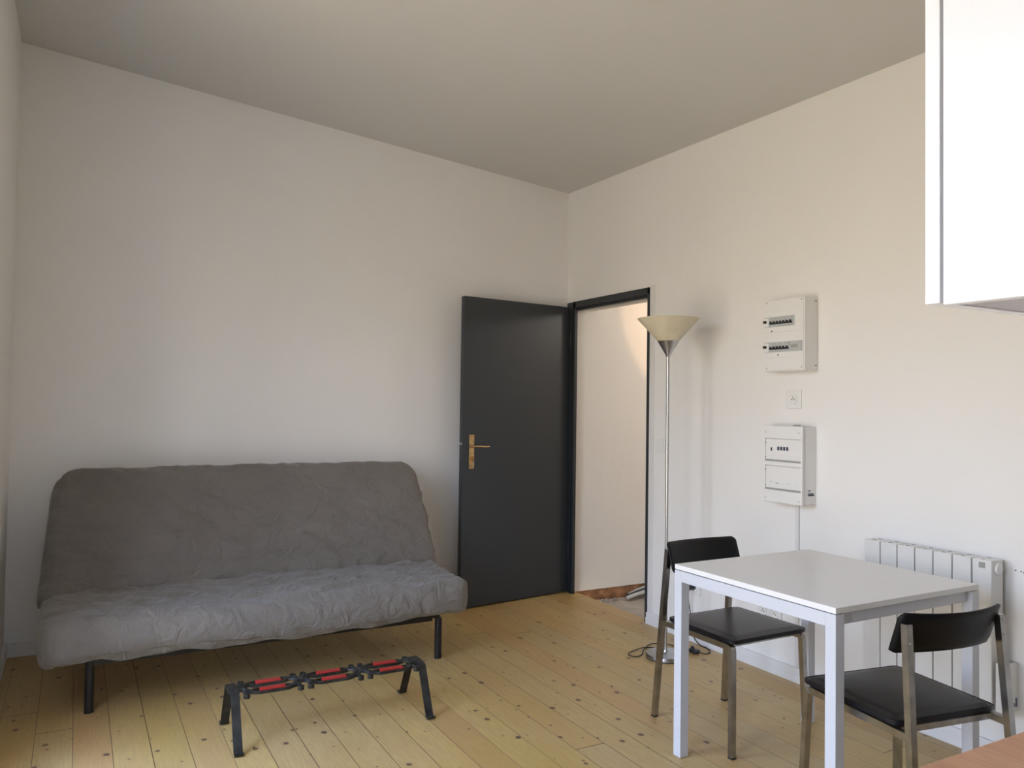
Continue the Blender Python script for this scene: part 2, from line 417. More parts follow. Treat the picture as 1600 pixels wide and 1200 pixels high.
bm = bmesh.new(); box(bm, (.16, -2.3, 2.60), (2.7, .06, 2.7)); struct('ceiling_hall', bm, M_ceil)
# plaster reveal of the opening (lintel underside and far jamb)
bm = bmesh.new(); box(bm, (.035, -.945, 2.06), (.20, -.07, 2.6)); box(bm, (.04, -.96, -.09), (.20, -.925, 2.06)); struct('trim_2', bm, M_hallwall)

# door frame
def door_frame():
    bm = bmesh.new()
    box(bm, (-.012, -.122, 0), (.012, -.085, 2.06), .002)      # rebated inner post on the hinge side
    box(bm, (-.014, -.130, 2.045), (.05, -.020, 2.106), .002)
    box(bm, (-.014, -.985+.02, 0), (.05, -.949, 2.106), .002)
    box(bm, (-.014, -.985+.02, 2.062), (.05, -.10, 2.108), .002)
    box(bm, (.006, -.96, 2.044), (.045, -.10, 2.066), .001)
    box(bm, (.006, -.960, 0), (.045, -.930, 2.05), .001)
    box(bm, (-.008, -.085, 0), (.012, -.045, 2.06), .001)
    f = struct('door_1', bm, M_frame)
    bm = bmesh.new(); box(bm, (-.0125, -.099, .004), (-.0135, -.092, 2.04)); struct('groove_strip', bm, M_black, f)  # flat black strip on the hinge-side post
    return f
DF = door_frame()
# moulded rib of plaster right of the frame
bm = bmesh.new(); box(bm, (-.008, -1.012, .072), (0, -.967, 2.12), .004); struct('trim_3', bm, M_trim)

# door leaf, standing open against the back wall
TH = .1333
leaf = thing('door_leaf', 'dark grey flush door leaf standing open along the back wall beside the sofa', 'door', (-.005, -.045, 0), 0)
leaf.rotation_euler = (0, 0, PI+TH)       # local +x runs away from the hinge, local -y faces the wall
bm = bmesh.new(); box(bm, (.006, -.030, .008), (.928, .010, 2.072), .0025); link('door_panel', bm, M_door, leaf)
# front face in local +y
bm = bmesh.new(); box(bm, (.838, .010, .925), (.878, .0145, 1.150), .0015); hp = link('handle_plate', bm, M_brass, leaf); hp['label'] = 'tall brass lock plate'
bm = bmesh.new()
cyl(bm, (.858, .014, 1.075), (.858, .026, 1.075), .011, 20); cyl(bm, (.858, .02, 1.075), (.858, .055, 1.075), .0065, 16)
tube(bm, catmull([(.858, .052, 1.075), (.845, .057, 1.0755), (.81, .058, 1.074), (.775, .056, 1.071), (.742, .054, 1.0725)], 6), .0058, 12)
link('lever_handle', bm, M_brass, leaf, True)
bm = bmesh.new()
cyl(bm, (.858, .014, 1.000), (.858, .024, 1.000), .0075, 16); box(bm, (.8545, .022, .972), (.8615, .040, 1.008), .001)
link('lock_cylinder', bm, M_brass, leaf)
bm = bmesh.new(); box(bm, (.8565, .028, .958), (.8595, .032, .985), .0005); tube(bm, [(.858+.012*math.cos(a*PI/6), .030, .955+.012*math.sin(a*PI/6)-.0) for a in range(12)], .0012, 6, closed=True); link('key', bm, M_steel, leaf)
for z in (1.139, .937):
    bm = bmesh.new(); cyl(bm, (.858, .014, z), (.858, .0155, z), .0035, 12); link('screw', bm, M_dark_pl, leaf)
bm = bmesh.new(); box(bm, (.925, -.018, 1.083), (.936, .004, 1.100), .002); k = link('latch_bolt', bm, M_steel, leaf); k['label'] = 'small steel latch bolt'
for z in (.25, 1.80):
    bm = bmesh.new(); cyl(bm, (.003, .012, z), (.003, .012, z+.09), .006, 12); link('hinge', bm, M_frame, leaf)

# debris lying on the hall floor
def strip(pts, r, m, label):
    bm = bmesh.new(); tube(bm, catmull(pts, 6), r, 8)
    return tag(link('conduit_offcut', bm, m, None, True), label, 'conduit', None)
ZF = -.078
strip([(.52, -.100, ZF+.016), (.66, -.100, ZF+.050), (1.00, -.100, ZF+.090)], .015, M_ltgrey, 'pale grey conduit offcut nearest the brick foot of the hallway wall')
strip([(.44, -.178, ZF+.015), (.62, -.178, ZF+.045), (1.02, -.178, ZF+.085)], .015, M_ltgrey, 'pale grey conduit offcut on the doorway side of the hallway rubble')
strip([(.47, -.139, ZF+.015), (.64, -.139, ZF+.050), (1.0, -.139, ZF+.090)], .015, M_dark_pl, 'dark conduit offcut lying between the two pale ones in the hallway')
bm = bmesh.new()
for i in range(18):
    t = bmesh.new(); bmesh.ops.create_icosphere(t, subdivisions=1, radius=random.uniform(.004, .013))
    x = random.uniform(.20, .41); y = random.uniform(-.17, -.085)
    for v in t.verts: v.co = v.co*random.uniform(.75, 1.2)+Vector((x, y, ZF))
    merge(bm, t)
rb = link('plaster_rubble', bm, M_dust); tag(rb, 'loose grey plaster crumbs along the bare brick foot of the hallway wall', 'rubble'); rb['kind'] = 'stuff'

# hallway ceiling light, its cone gives the slanting edge on the hall wall
sp = bpy.data.lights.new('hall_spot', 'SPOT'); sp.energy = 14; sp.color = (1.0, .60, .32); sp.spot_size = math.radians(87); sp.spot_blend = .05; sp.shadow_soft_size = .03
so = bpy.data.objects.new('hall_spot', sp); COL.objects.link(so); so.location = (1.27, -.97, 2.18); so.rotation_euler = (PI/2, 0, 0)
pl = bpy.data.lights.new('hall_fill', 'POINT'); pl.energy = 15; pl.color = (1.0, .90, .80); pl.shadow_soft_size = .08  # neutral fill light added to lift the hall wall outside the cone
po = bpy.data.objects.new('hall_fill', pl); COL.objects.link(po); po.location = (1.5, -1.2, 2.3)

# ------------------------------------------------------------------ sofa
def sofa():
    root = thing('sofa_bed', 'three-seat sofa bed under a loose grey quilted cover on black tube legs', 'sofa', (-2.27, -.55, 0))
    ox, oy = -2.27, -.55
    def fbm(p, s): return noise.noise(Vector(p)*s)
    def slab(name, A, B, thick, w0, w1, rnd, seed, crown=.012, hang=None, off=0.0):
        """padded slab: A = front/bottom centre line point (y,z), B = top; width w0 at A to w1 at B; rounded corners at B"""
        A = Vector((0, A[0], A[1])); B = Vector((0, B[0], B[1])); D = (B-A); L = D.length; D.normalize()
        Nn = Vector((0, -D.z, D.y))          # outward normal (towards the viewer / up)
        if Nn.z < 0 and abs(D.z) < .5: Nn = -Nn
        bm = bmesh.new(); grid = {}
        # superellipse section in thickness, closed around u and v : a subdivided cube projected on a rounded box
        t = bmesh.new(); bmesh.ops.create_cube(t, size=2.0)
        bmesh.ops.subdivide_edges(t, edges=t.edges[:], cuts=47, use_grid_fill=True)
        for v in t.verts:
            a, b_, c = v.co      # a: width, b_: length (A->B), c: thickness
            # non uniform remap: rounded rectangle in (a,b_)
            s = (b_+1)/2
            hw = (w0*(1-s)+w1*s)/2
            x = a*hw; y = b_*L/2
            # corner rounding at the B end (and slight at the A end)
            for sg, rad in ((1, rnd[1]), (-1, rnd[0])):
                if rad > 0 and sg*y > L/2-rad and abs(x) > hw-rad:
                    dx = (abs(x)-(hw-rad))/rad; dy = (sg*y-(L/2-rad))/rad
                    m_ = max(dx, dy); l_ = math.hypot(dx, dy)
                    if l_ > 1e-6:
                        k_ = m_/l_
                        x = math.copysign((hw-rad)+dx*k_*rad, x); y = sg*((L/2-rad)+dy*k_*rad)
            # edge roundness through the thickness
            ex = max(0, 1-(hw-abs(x))/.05); ey = max(0, 1-(L/2-abs(y))/.05)
            e = min(1, math.hypot(ex, ey))
            cc = c*thick/2*math.sqrt(max(.05, 1-(.72*e)**2))
            # edge bulge outwards at mid thickness
            q = 1-abs(c)**2.5
            x += math.copysign(.010*q*(1 if abs(a) > .98 else 0), a)
            y += math.copysign(.014*q*(1 if abs(b_) > .98 else 0), b_)
            cc += math.copysign(crown*(1-a**4)*(1-b_**4), c) if abs(c) > .5 else 0
            P = A+D*(y+L/2)+Vector((x+off*(1-s), 0, 0))+Nn*cc
            n_ = .009*max(-1, 1-abs(fbm((P.x*1.6+P.z*2.2+seed, P.y*1.2+P.z, seed), 4.5))*9)+.011*fbm((P.x+seed, P.y*1.3, P.z*1.3), 2.3)+.009*fbm((P.x*.8+seed, P.y*1.8, P.z*2.6), 6)+.0045*fbm((P.x*1.5+P.z*2, P.y, seed), 13)
            P += Nn*n_*(1 if c > -.99 else .3)
            if hang: P = hang(P, a, b_, c)
            v.co = P-Vector((0, oy, 0))
        merge(bm, t)
        o = link(name, bm, M_cloth, root, True)
        return o
    # backrest: leaning slab, seat: nearly level slab
    slab('back_cushion', (-.50, .36), (-.215, .972), .15, 2.05, 1.94, (.03, .128), 3.1)
    def seat_hang(P, a, b_, c):
        # b_ = -1 is the front edge here
        if b_ < -.6 and c < .0: P.z -= .018*(.5+.5*math.sin(P.x*5.3+1))*(1 if c < -.5 else .5)
        return P
    slab('seat_cushion', (-1.145, .345), (-.43, .345), .165, 1.955, 2.01, (.10, .05), 8.7, crown=.010, hang=seat_hang, off=-.024)
    # loose skirt of the cover, drooping below the front edge with a gathered corner
    bm = bmesh.new(); NX, NZ = 150, 10; V = []
    for i in range(NX+1):
        s = i/NX; row = []
        # path: left side, front, right side
        for j in range(NZ+1):
            tt = j/NZ
            L1 = .30; L2 = 1.955; tot = 2*L1+L2; d = s*tot
            if d < L1: x = -1.003; y = -.80-(d/L1)*.28; nx, ny = -1, 0
            elif d > L1+L2: x = .952; y = -1.08+((d-L1-L2)/L1)*.28; nx, ny = 1, 0
            else: x = -1.003+(d-L1); y = -1.155; nx, ny = 0, -1
            xe = abs(x+.025)
            if xe > .917 and ny:   # round the corner
                k = (xe-.917)/.06; y += .055*k*k
            drop = .083-.010*x+.007*math.sin(x*4+1.0)+.006*math.sin(x*17)
            if x > .72: drop -= .035*math.exp(-((x-.80)/.05)**2)
            if x < -.70: drop -= .028*min(1, (-.70-x)/.2)
            z = .325-drop*tt
            wav = (.008*math.sin(d*34)+.006*noise.noise(Vector((d*9, 0, 2))))*tt
            ins = .012+.035*tt*tt
            row.append(bm.verts.new((x-nx*ins+nx*wav, y-ny*ins+ny*wav-oy, z)))
        V.append(row)
    for i in range(NX):
        for j in range(NZ): bm.faces.new((V[i][j], V[i+1][j], V[i+1][j+1], V[i][j+1]))
    o = link('cover_skirt', bm, M_cloth, root, True)
    sm = o.modifiers.new('thickness', 'SOLIDIFY'); sm.thickness = .006
    # frame
    bm = bmesh.new()
    tube(bm, [(-.81, -.45, .226), (.79, -.45, .226)], .02, rect=(.025, .046), up=(0, 0, 1))
    tube(bm, [(-.81, .42, .238), (.79, .42, .238)], .02, rect=(.025, .030), up=(0, 0, 1))
    for x in (-.81, .79): tube(bm, [(x, -.45, .238), (x, .42, .238)], .02, rect=(.025, .030), up=(0, 0, 1))
    for i in range(10): box(bm, (-.78+i*.165, -.50, .250), (-.72+i*.165, .05, .258))
    link('frame', bm, M_blkmetal, root)
    for x, y in ((-.81, -.45), (.83, -.45), (-.81, .40), (.83, .40)):
        bm = bmesh.new()
        s = .0 if x < 0 else -.045
        if x > 0: tube(bm, [(x, y, .0), (x, y, .212)], .019, 20); tube(bm, catmull([(x, y, .20), (x-.004, y, .214), (x-.02, y, .226), (x-.06, y, .236)], 5), .015, 14)
        else: tube(bm, [(x, y, .0), (x, y, .235)], .019, 20)
        smooth_by_angle(link('leg', bm, M_blkmetal, root))
    return root
sofa()

# ------------------------------------------------------------------ iron footstool with red tiles
def stool():
    root = thing('iron_stool', 'low forged black iron bench inset with red enamel strips in front of the sofa', 'bench', (-2.19, -1.565, 0))
    ZTp = .196
    for sx in (-1, 1):
        xx = sx*.395
        for sy in (-1, 1):
            bm = bmesh.new()
            prof = [(0, .205)] + [(sy*.045, .204), (sy*.066, .196), (sy*.076, .176), (sy*.118, .092), (sy*.155, .018), (sy*.160, .008), (sy*.170, .004), (sy*.180, .008), (sy*.182, .014)]
            fx = xx - sx*.0
            pts = [(fx, y, z) for y, z in prof]
            tube(bm, pts, .01, rect=(.034, .0065), up=(0, sy*.7, .7) if False else None)
            bm.free(); bm = bmesh.new()
            # flat bar, width along x
            half = .017; th = .0065; A = []
            P = [Vector((0, y, z)) for y, z in prof]
            for i, p in enumerate(P):
                t_ = (P[min(i+1, len(P)-1)]-P[max(i-1, 0)]).normalized(); nn = Vector((0, -t_.z, t_.y))*th/2
                A.append([bm.verts.new((fx-half, (p+nn).y, (p+nn).z)), bm.verts.new((fx+half, (p+nn).y, (p+nn).z)), bm.verts.new((fx+half, (p-nn).y, (p-nn).z)), bm.verts.new((fx-half, (p-nn).y, (p-nn).z))])
            for a, b in zip(A, A[1:]):
                for j in range(4): bm.faces.new((a[j], a[(j+1) % 4], b[(j+1) % 4], b[j]))
            bm.faces.new(A[0]); bm.faces.new(A[-1][::-1])
            bmesh.ops.transform(bm, matrix=Matrix.Translation((0, 0, .0)), verts=bm.verts)
            link('leg', bm, M_iron, root)
    # tiles and their forged frames
    for tx in (-.245, .008, .262):
        for sy in (-1, 1):
            yc = sy*.043
            bm = bmesh.new()
            for e in (-1, 1):   # two bars hugging the tile, pinching together beyond its ends
                y0 = yc+e*.0205
                pts = [(tx-.105, yc+e*.004, ZTp-.003), (tx-.085, yc+e*.007, ZTp-.003), (tx-.056, y0, ZTp-.004), (tx, y0, ZTp-.004), (tx+.056, y0, ZTp-.004), (tx+.085, yc+e*.007, ZTp-.003), (tx+.105, yc+e*.004, ZTp-.003)]
                tube(bm, catmull(pts, 4), .004, rect=(.006, .012), up=(0, 0, 1))
            link('tile_frame', bm, M_iron, root)
            bm = bmesh.new(); box(bm, (tx-.050, yc-.0165, ZTp-.006), (tx+.050, yc+.0165, ZTp+.0055), .002)
            link('red_tile', bm, M_red, root)
    # scroll rosettes
    def rosette(cx, full):
        bm = bmesh.new()
        xs = (-.021, .021) if full == 0 else ((.020,) if full > 0 else (-.020,))
        for x in xs:
            for sy in (-1, 1):
                # curled knob
                pts = [(cx+x+.012*math.cos(a)*(1-a/14), sy*.071+.012*math.sin(a)*(1-a/14)*sy, ZTp-.006) for a in [q*PI/5 for q in range(12)]]
                tube(bm, pts, .004, rect=(.005, .018), up=(0, 0, 1))
                tube(bm, catmull([(cx+x*.1, 0, ZTp), (cx+x*.5, sy*.028, ZTp+.001), (cx+x*1.15, sy*.052, ZTp), (cx+x, sy*.060, ZTp-.004)], 4), [.0065]*13, 8)
                tube(bm, catmull([(cx+x*.2, sy*.004, ZTp), (cx+x*1.3, sy*.018, ZTp+.001), (cx+x*2.3, sy*.034, ZTp-.002)], 4), [.0065-.0003*q for q in range(9)], 8)
        for k_ in range(8):
            a = k_*PI/4; big = 1.0 if k_ % 2 else .8
            t = bmesh.new(); bmesh.ops.create_uvsphere(t, u_segments=10, v_segments=6, radius=1)
            bmesh.ops.transform(t, matrix=Matrix.Translation((cx+.022*big*math.cos(a), .022*big*math.sin(a), ZTp+.002)) @ Matrix.Rotation(a, 4, 'Z') @ Matrix.Diagonal((.024*big, .0065, .006, 1)), verts=t.verts)
            merge(bm, t)
        t = bmesh.new(); bmesh.ops.create_uvsphere(t, u_segments=12, v_segments=8, radius=1)
        bmesh.ops.transform(t, matrix=Matrix.Translation((cx, 0, ZTp+.006)) @ Matrix.Diagonal((.009, .009, .005, 1)), verts=t.verts); merge(bm, t)
        smooth_by_angle(link('scroll_rosette', bm, M_iron, root), 50)
    rosette(-.118, 0); rosette(.135, 0); rosette(-.372, 1); rosette(.385, -1)
    for sx in (-1, 1):
        bm = bmesh.new(); box(bm, (sx*.395-.020, -.055, ZTp-.002), (sx*.395+.020, .055, ZTp+.006), .002); link('end_plate', bm, M_iron, root)
    return root
stool()

# ------------------------------------------------------------------ table
def table():
    W, D, H = .7525, .748, .74
    root = thing('dining_table', 'square white table with slim steel legs between the two black chairs', 'table', (-1.0911, -2.483-.748, 0))
    root.location = (-1.0911, -3.231, 0)
    bm = bmesh.new(); box(bm, (0, 0, H-.019), (W, D, H), .0015); link('table_top', bm, M_table, root)
    # side rails flush on the two sides (x = 0 and x = W), recessed ones front and back
    bm = bmesh.new()
    L = .040
    for x in (0, W-.02): box(bm, (x, L, H-.064), (x+.02, D-L, H-.022), .001)
    for y in (.018, D-.038): box(bm, (L, y, H-.062), (W-L, y+.02, H-.020), .004)
    link('apron', bm, M_tframe, root)
    for x, y in ((0, 0), (W-L, 0), (W-L, D-L), (0, D-L)):
        bm = bmesh.new(); box(bm, (x, y, .002), (x+L, y+L, H-.022), .0012); link('leg', bm, M_tframe, root)
    return root
table()

# ------------------------------------------------------------------ chairs
def arc(c, r, a0, a1, n=5): return [(c[0]+r*math.cos(a0+(a1-a0)*i/n), c[1]+r*math.sin(a0+(a1-a0)*i/n)) for i in range(n+1)]
def chair(loc, rz, label):
    root = thing('dining_chair', label, 'chair', loc, rz, 'black chairs at the white table')
    SZ = .418         # rail centre height
    Rt = .022
    # seat pad: domed leather cushion
    bm = bmesh.new(); t = bmesh.new(); bmesh.ops.create_cube(t, size=2); bmesh.ops.subdivide_edges(t, edges=t.edges[:], cuts=15, use_grid_fill=True)
    for v in t.verts:
        a, b, c = v.co
        hx = .205-.004*(b+1)/2; hy = .195
        l = max(abs(a), abs(b)); ea = max(0, (abs(a)-.92)/.08); eb = max(0, (abs(b)-.92)/.08); e = math.hypot(ea, eb)
        k = 1.0 if e <= 1 else 1/e
        x = math.copysign(min(abs(a), .92)+.08*ea*k, a)*hx if e > 1 else a*hx
        y = math.copysign(min(abs(b), .92)+.08*eb*k, b)*hy if e > 1 else b*hy
        rim = max(0, (l-.90)/.10)
        z = c*.0135
        if c > 0: z += .006*(1-a*a)*(1-b*b)
        z *= 1
        if rim > 0: sh = 1-.5*(abs(c)**3)*(1-math.sqrt(max(0, 1-rim**2)));  z *= sh
        if b < -.0: z -= .004*max(0, -b)**3*0
        v.co = Vector((x, y-.012, SZ+.011+.0135+z))
    merge(bm, t); link('seat', bm, M_leather, root, True)
    for s in (-1, 1):
        # rear leg runs straight up into the backrest post
        bm = bmesh.new()
        p0 = Vector((s*.205, .262, .004)); p1 = Vector((s*.184, .205, .735))
        pts = [p0, p0.lerp(p1, .5), p1]
        tube(bm, pts, .01, rect=(Rt, Rt), up=(0, 1, 0))
        link('rear_leg', bm, M_chrome, root)
        bm = bmesh.new(); box(bm, (s*.205-.0115, .2505, 0), (s*.205+.0115, .2735, .008), .001); link('foot_cap', bm, M_dark_pl, root)
        # side rail bending down into the front leg
        bm = bmesh.new()
        q0 = Vector((s*.193, .222, SZ)); q1 = Vector((s*.193, -.177, SZ)); q2 = Vector((s*.1945, -.187, SZ-.003)); q3 = Vector((s*.195, -.1905, SZ-.014)); q4 = Vector((s*.207, -.205, .004))
        def bar(bm, pts, upx):
            tube(bm, pts, .01, rect=(Rt, Rt), up=upx)
        bar(bm, [q0, q1, q2, q3], (1, 0, 0)); link('side_rail', bm, M_chrome, root)
        bm = bmesh.new(); bar(bm, [q3+Vector((0, 0, .006)), q4], (1, 0, 0)); link('front_leg', bm, M_chrome, root)
        bm = bmesh.new(); box(bm, (s*.207-.0115, -.2165, 0), (s*.207+.0115, -.1935, .008), .001); link('foot_cap', bm, M_dark_pl, root)
    for y in (-.150, .17):
        bm = bmesh.new(); tube(bm, [(-.185, y, SZ), (.185, y, SZ)], .01, rect=(.018, .018), up=(0, 0, 1)); link('cross_rail', bm, M_chrome, root)
    # curved backrest
    bm = bmesh.new(); NU, NV = 28, 8; T = .016
    def P(u, v, side):
        x = u*.199; bow = .042*(1-u*u)          # belly towards the rear
        z = .703+v*.060+.004*u*u*v
        y = .175+bow+.022*v
        # rounded corners
        r = .94
        if abs(u) > r and abs(v) > .80:
            du = (abs(u)-r)/(1-r); dv = (abs(v)-.80)/.20; l = math.hypot(du, dv); m_ = max(du, dv)
            if l > 0: k = m_/l; x = math.copysign(.199*(r+(1-r)*du*k), u); z = .703+math.copysign((.80+.20*dv*k)*.060, v)
        # padding: thinner at the rim
        rim = max(abs(u)**10, abs(v)**6)
        return Vector((x, y+side*(T/2)*(1-.5*rim), z))
    G = {}
    for side in (-1, 1):
        for i in range(NU+1):
            for j in range(NV+1): G[side, i, j] = bm.verts.new(P(-1+2*i/NU, -1+2*j/NV, side))
    for side in (-1, 1):
        for i in range(NU):
            for j in range(NV): bm.faces.new((G[side, i, j], G[side, i+1, j], G[side, i+1, j+1], G[side, i, j+1]))
    for i in range(NU):
        for j in (0, NV): bm.faces.new((G[-1, i, j], G[-1, i+1, j], G[1, i+1, j], G[1, i, j]))
    for j in range(NV):
        for i in (0, NU): bm.faces.new((G[-1, i, j], G[-1, i, j+1], G[1, i, j+1], G[1, i, j]))
    link('backrest', bm, M_blkwood, root, True)
    for s in (-1, 1):
        for z in (.722, .682):
            y = .262+(.205-.262)*(z/.735)
            bm = bmesh.new(); t = bmesh.new(); bmesh.ops.create_uvsphere(t, u_segments=12, v_segments=6, radius=1)
            bmesh.ops.transform(t, matrix=Matrix.Translation((s*.1845, y+.0112, z)) @ Matrix.Diagonal((.0045, .003, .0045, 1)), verts=t.verts); merge(bm, t)
            link('screw', bm, M_steel, root, True)
    return root
chair((-.705, -2.41, 0), 0, 'black chair with chrome legs on the lamp side of the white table')
chair((-.825, -3.258, 0), math.radians(171), 'black chair seen from behind, on the wooden worktop side of the white table')

# ------------------------------------------------------------------ floor lamp
def lamp():
    root = thing('floor_lamp', 'tall steel uplighter floor lamp with cream glass bowl beside the doorway', 'lamp', (-.342, -1.544, 0))
    bm = bmesh.new(); lathe(bm, [(0, 0), (.100, 0), (.102, .004), (.106, .006), (.106, .020), (.102, .026), (.030, .030), (.016, .034), (.012, .045), (0, .045)], 64)
    smooth_by_angle(link('base', bm, M_steel, root))
    bm = bmesh.new(); lathe(bm, [(0, .0), (.1045, .0), (.1045, .007), (0, .007)], 64); link('base_rim', bm, M_dark_pl, root)
    bm = bmesh.new(); tube(bm, [(0, 0, .03), (0, 0, 1.64)], .0085, 20); smooth_by_angle(link('pole', bm, M_steel, root))
    for z in (.43, .83, 1.23):
        bm = bmesh.new(); tube(bm, [(0, 0, z), (0, 0, z+.004)], .0090, 20); link('pole_joint', bm, M_steel, root)
    bm = bmesh.new(); lathe(bm, [(.010, 1.628), (.013, 1.630), (.016, 1.640), (.0585, 1.712), (.0565, 1.713), (.012, 1.645), (.010, 1.64)], 48); smooth_by_angle(link('lamp_cup', bm, M_steel, root))
    bm = bmesh.new(); lathe(bm, [(.054, 1.708), (.057, 1.7115), (.166, 1.832), (.167, 1.835), (.1635, 1.8355), (.054, 1.715), (0, 1.714), (0, 1.710), (.054, 1.708)], 72)
    smooth_by_angle(link('lamp_shade', bm, M_glass, root))
    bm = bmesh.new(); lathe(bm, [(0, 1.715), (.018, 1.716), (.02, 1.75), (.012, 1.79), (0, 1.795)], 24); link('bulb', bm, M_bulb, root, True)
    # flex, lying on the floor in loops and running up to the socket
    lx, ly = -.342, -1.544
    pts = [(-.245, -1.50, .006), (-.225, -1.47, .006), (-.29, -1.395, .006), (-.36, -1.375, .010), (-.455, -1.392, .006), (-.50, -1.425, .006), (-.492, -1.470, .006), (-.44, -1.462, .006), (-.40, -1.425, .014), (-.345, -1.375, .006), (-.27, -1.330, .006), (-.20, -1.36, .006), (-.17, -1.43, .006), (-.165, -1.49, .008), (-.155, -1.545, .010)]
    bm = bmesh.new(); tube(bm, catmull([(x-lx, y-ly, z) for x, y, z in pts], 8), .0028, 8)
    pts2 = [(-.135, -1.565, .010), (-.11, -1.60, .004), (-.06, -1.585, .004), (-.028, -1.52, .004), (-.03, -1.46, .008), (-.022, -1.40, .05), (-.024, -1.385, .15), (-.03, -1.375, .23), (-.048, -1.392, .278), (-.047, -1.392, .300)]
    tube(bm, catmull([(x-lx, y-ly, z) for x, y, z in pts2], 8), .0028, 8)
    c_ = link('power_cord', bm, M_cable, root, True); c_['label'] = 'looped black flex'
    bm = bmesh.new(); box(bm, (-.168-lx, -1.585-ly, .002), (-.128-lx, -1.525-ly, .024), .009, 3); box(bm, (-.156-lx, -1.548-ly, .022), (-.142-lx, -1.532-ly, .036), .003); link('foot_switch', bm, M_dark_pl, root, True)
    bm = bmesh.new(); tube(bm, [(-.012-lx, -1.392-ly, .318), (-.024-lx, -1.392-ly, .317), (-.040-lx, -1.392-ly, .312), (-.048-lx, -1.392-ly, .300)], [.017, .018, .013, .006], 16); k = link('plug', bm, M_dark_pl, root, True); k['label'] = 'black plug pushed into the wall socket'
    return root
lamp()

# ------------------------------------------------------------------ fuse boxes
def rim_mesh(bm, x0, x1, y0, y1, z0, z1, t):
    box(bm, (x0, y0, z0), (x1, y0+t, z1)); box(bm, (x0, y1-t, z0), (x1, y1, z1)); box(bm, (x0, y0+t, z0), (x1, y1-t, z0+t)); box(bm, (x0, y0+t, z1-t), (x1, y1-t, z1))
def fuse_upper():
    root = thing('fuse_box', 'upper white fuse box with two rows of exposed breakers on the right wall', 'fuse box', (0, -2.126, 1.535), group='fuse boxes on the right wall')
    oy, oz = -2.126, 1.535
    def B(bm, x0, y0, z0, x1, y1, z1, bev=.001, mi=0): box(bm, (x0, y0-oy, z0-oz), (x1, y1-oy, z1-oz), bev, mi=mi)
    bm = bmesh.new(); B(bm, -.094, -2.250, 1.540, 0, -2.002, 1.900, .003); link('housing', bm, M_white_pl, root)
    bm = bmesh.new(); B(bm, -.099, -2.246, 1.545, -.092, -2.006, 1.895, .002)
    link('front_cover', bm, M_white_pl, root)
    # two module windows
    def row(zc, y0, y1, n, meter):
        bm = bmesh.new(); B(bm, -.1005, -2.244, zc-.053, -.098, -2.004, zc+.032, .0008); link('row_door', bm, M_white_pl, root)
        bm = bmesh.new(); B(bm, -.1015, -2.244 if meter else -2.195, zc-.025, -.0995, -2.004, zc+.026, .0005); wv = link('module_window', bm, M_ltgrey, root)
        bm = bmesh.new(); B(bm, -.106, -2.035, zc-.023, -.1005, -2.005, zc+.022, .001); link('main_switch', bm, M_white_pl, root)
        bm = bmesh.new(); B(bm, -.118, -2.022, zc-.004, -.105, -2.008, zc+.008, .001); link('switch_lever', bm, M_dark_pl, root)
        wth = .0205
        for i in range(n):
            y = -2.040-i*wth
            bm = bmesh.new(); B(bm, -.106, y-wth+.0015, zc-.018, -.1005, y, zc+.022, .001); br = link('breaker', bm, M_ltgrey, root)
            bm = bmesh.new(); B(bm, -.1075, y-wth, zc-.012, -.1045, y, zc-.003, .0005)
            B(bm, -.1130, y-wth+.006, zc-.010, -.1050, y-.0065, zc+.004, .001)
            link('toggle', bm, M_dark_pl, br)
        if meter:
            bm = bmesh.new(); B(bm, -.105, -2.2385, zc-.021, -.1005, -2.170, zc+.021, .001); mt = link('time_switch', bm, M_ltgrey, root)
            bm = bmesh.new(); B(bm, -.1058, -2.218, zc-.008, -.1045, -2.176, zc+.009, .0003); link('display', bm, M_grey_pl, mt)
        bm = bmesh.new(); B(bm, -.1022, -2.242, zc-.052, -.0998, -2.010, zc-.028, .001); link('label_strip', bm, M_white_pl, root)
    row(1.787, 0, 0, 7, False); row(1.660, 0, 0, 6, True)
    # smudges and printed spots
    for y, z in ((-2.056, 1.738), (-2.098, 1.617)):
        bm = bmesh.new(); B(bm, -.1030, y, z, -.1018, y+.007, z+.007, 0); link('printed_mark', bm, M_ink, root)
    for y, z in ((-2.018, 1.886), (-2.236, 1.886), (-2.018, 1.556), (-2.236, 1.556)):
        bm = bmesh.new(); cyl(bm, (-.0995, y-oy, z-oz), (-.0988, y-oy, z-oz), .0035, 12); link('cover_screw', bm, M_dirt, root)
    for z in (1.880, 1.565):
        bm = bmesh.new(); box(bm, (-.022, -2.2508-oy, z-.002-oz), (-.008, -2.2500-oy, z+.003-oz)); link('cover_screw', bm, M_dirt, root)
    return root
fuse_upper()
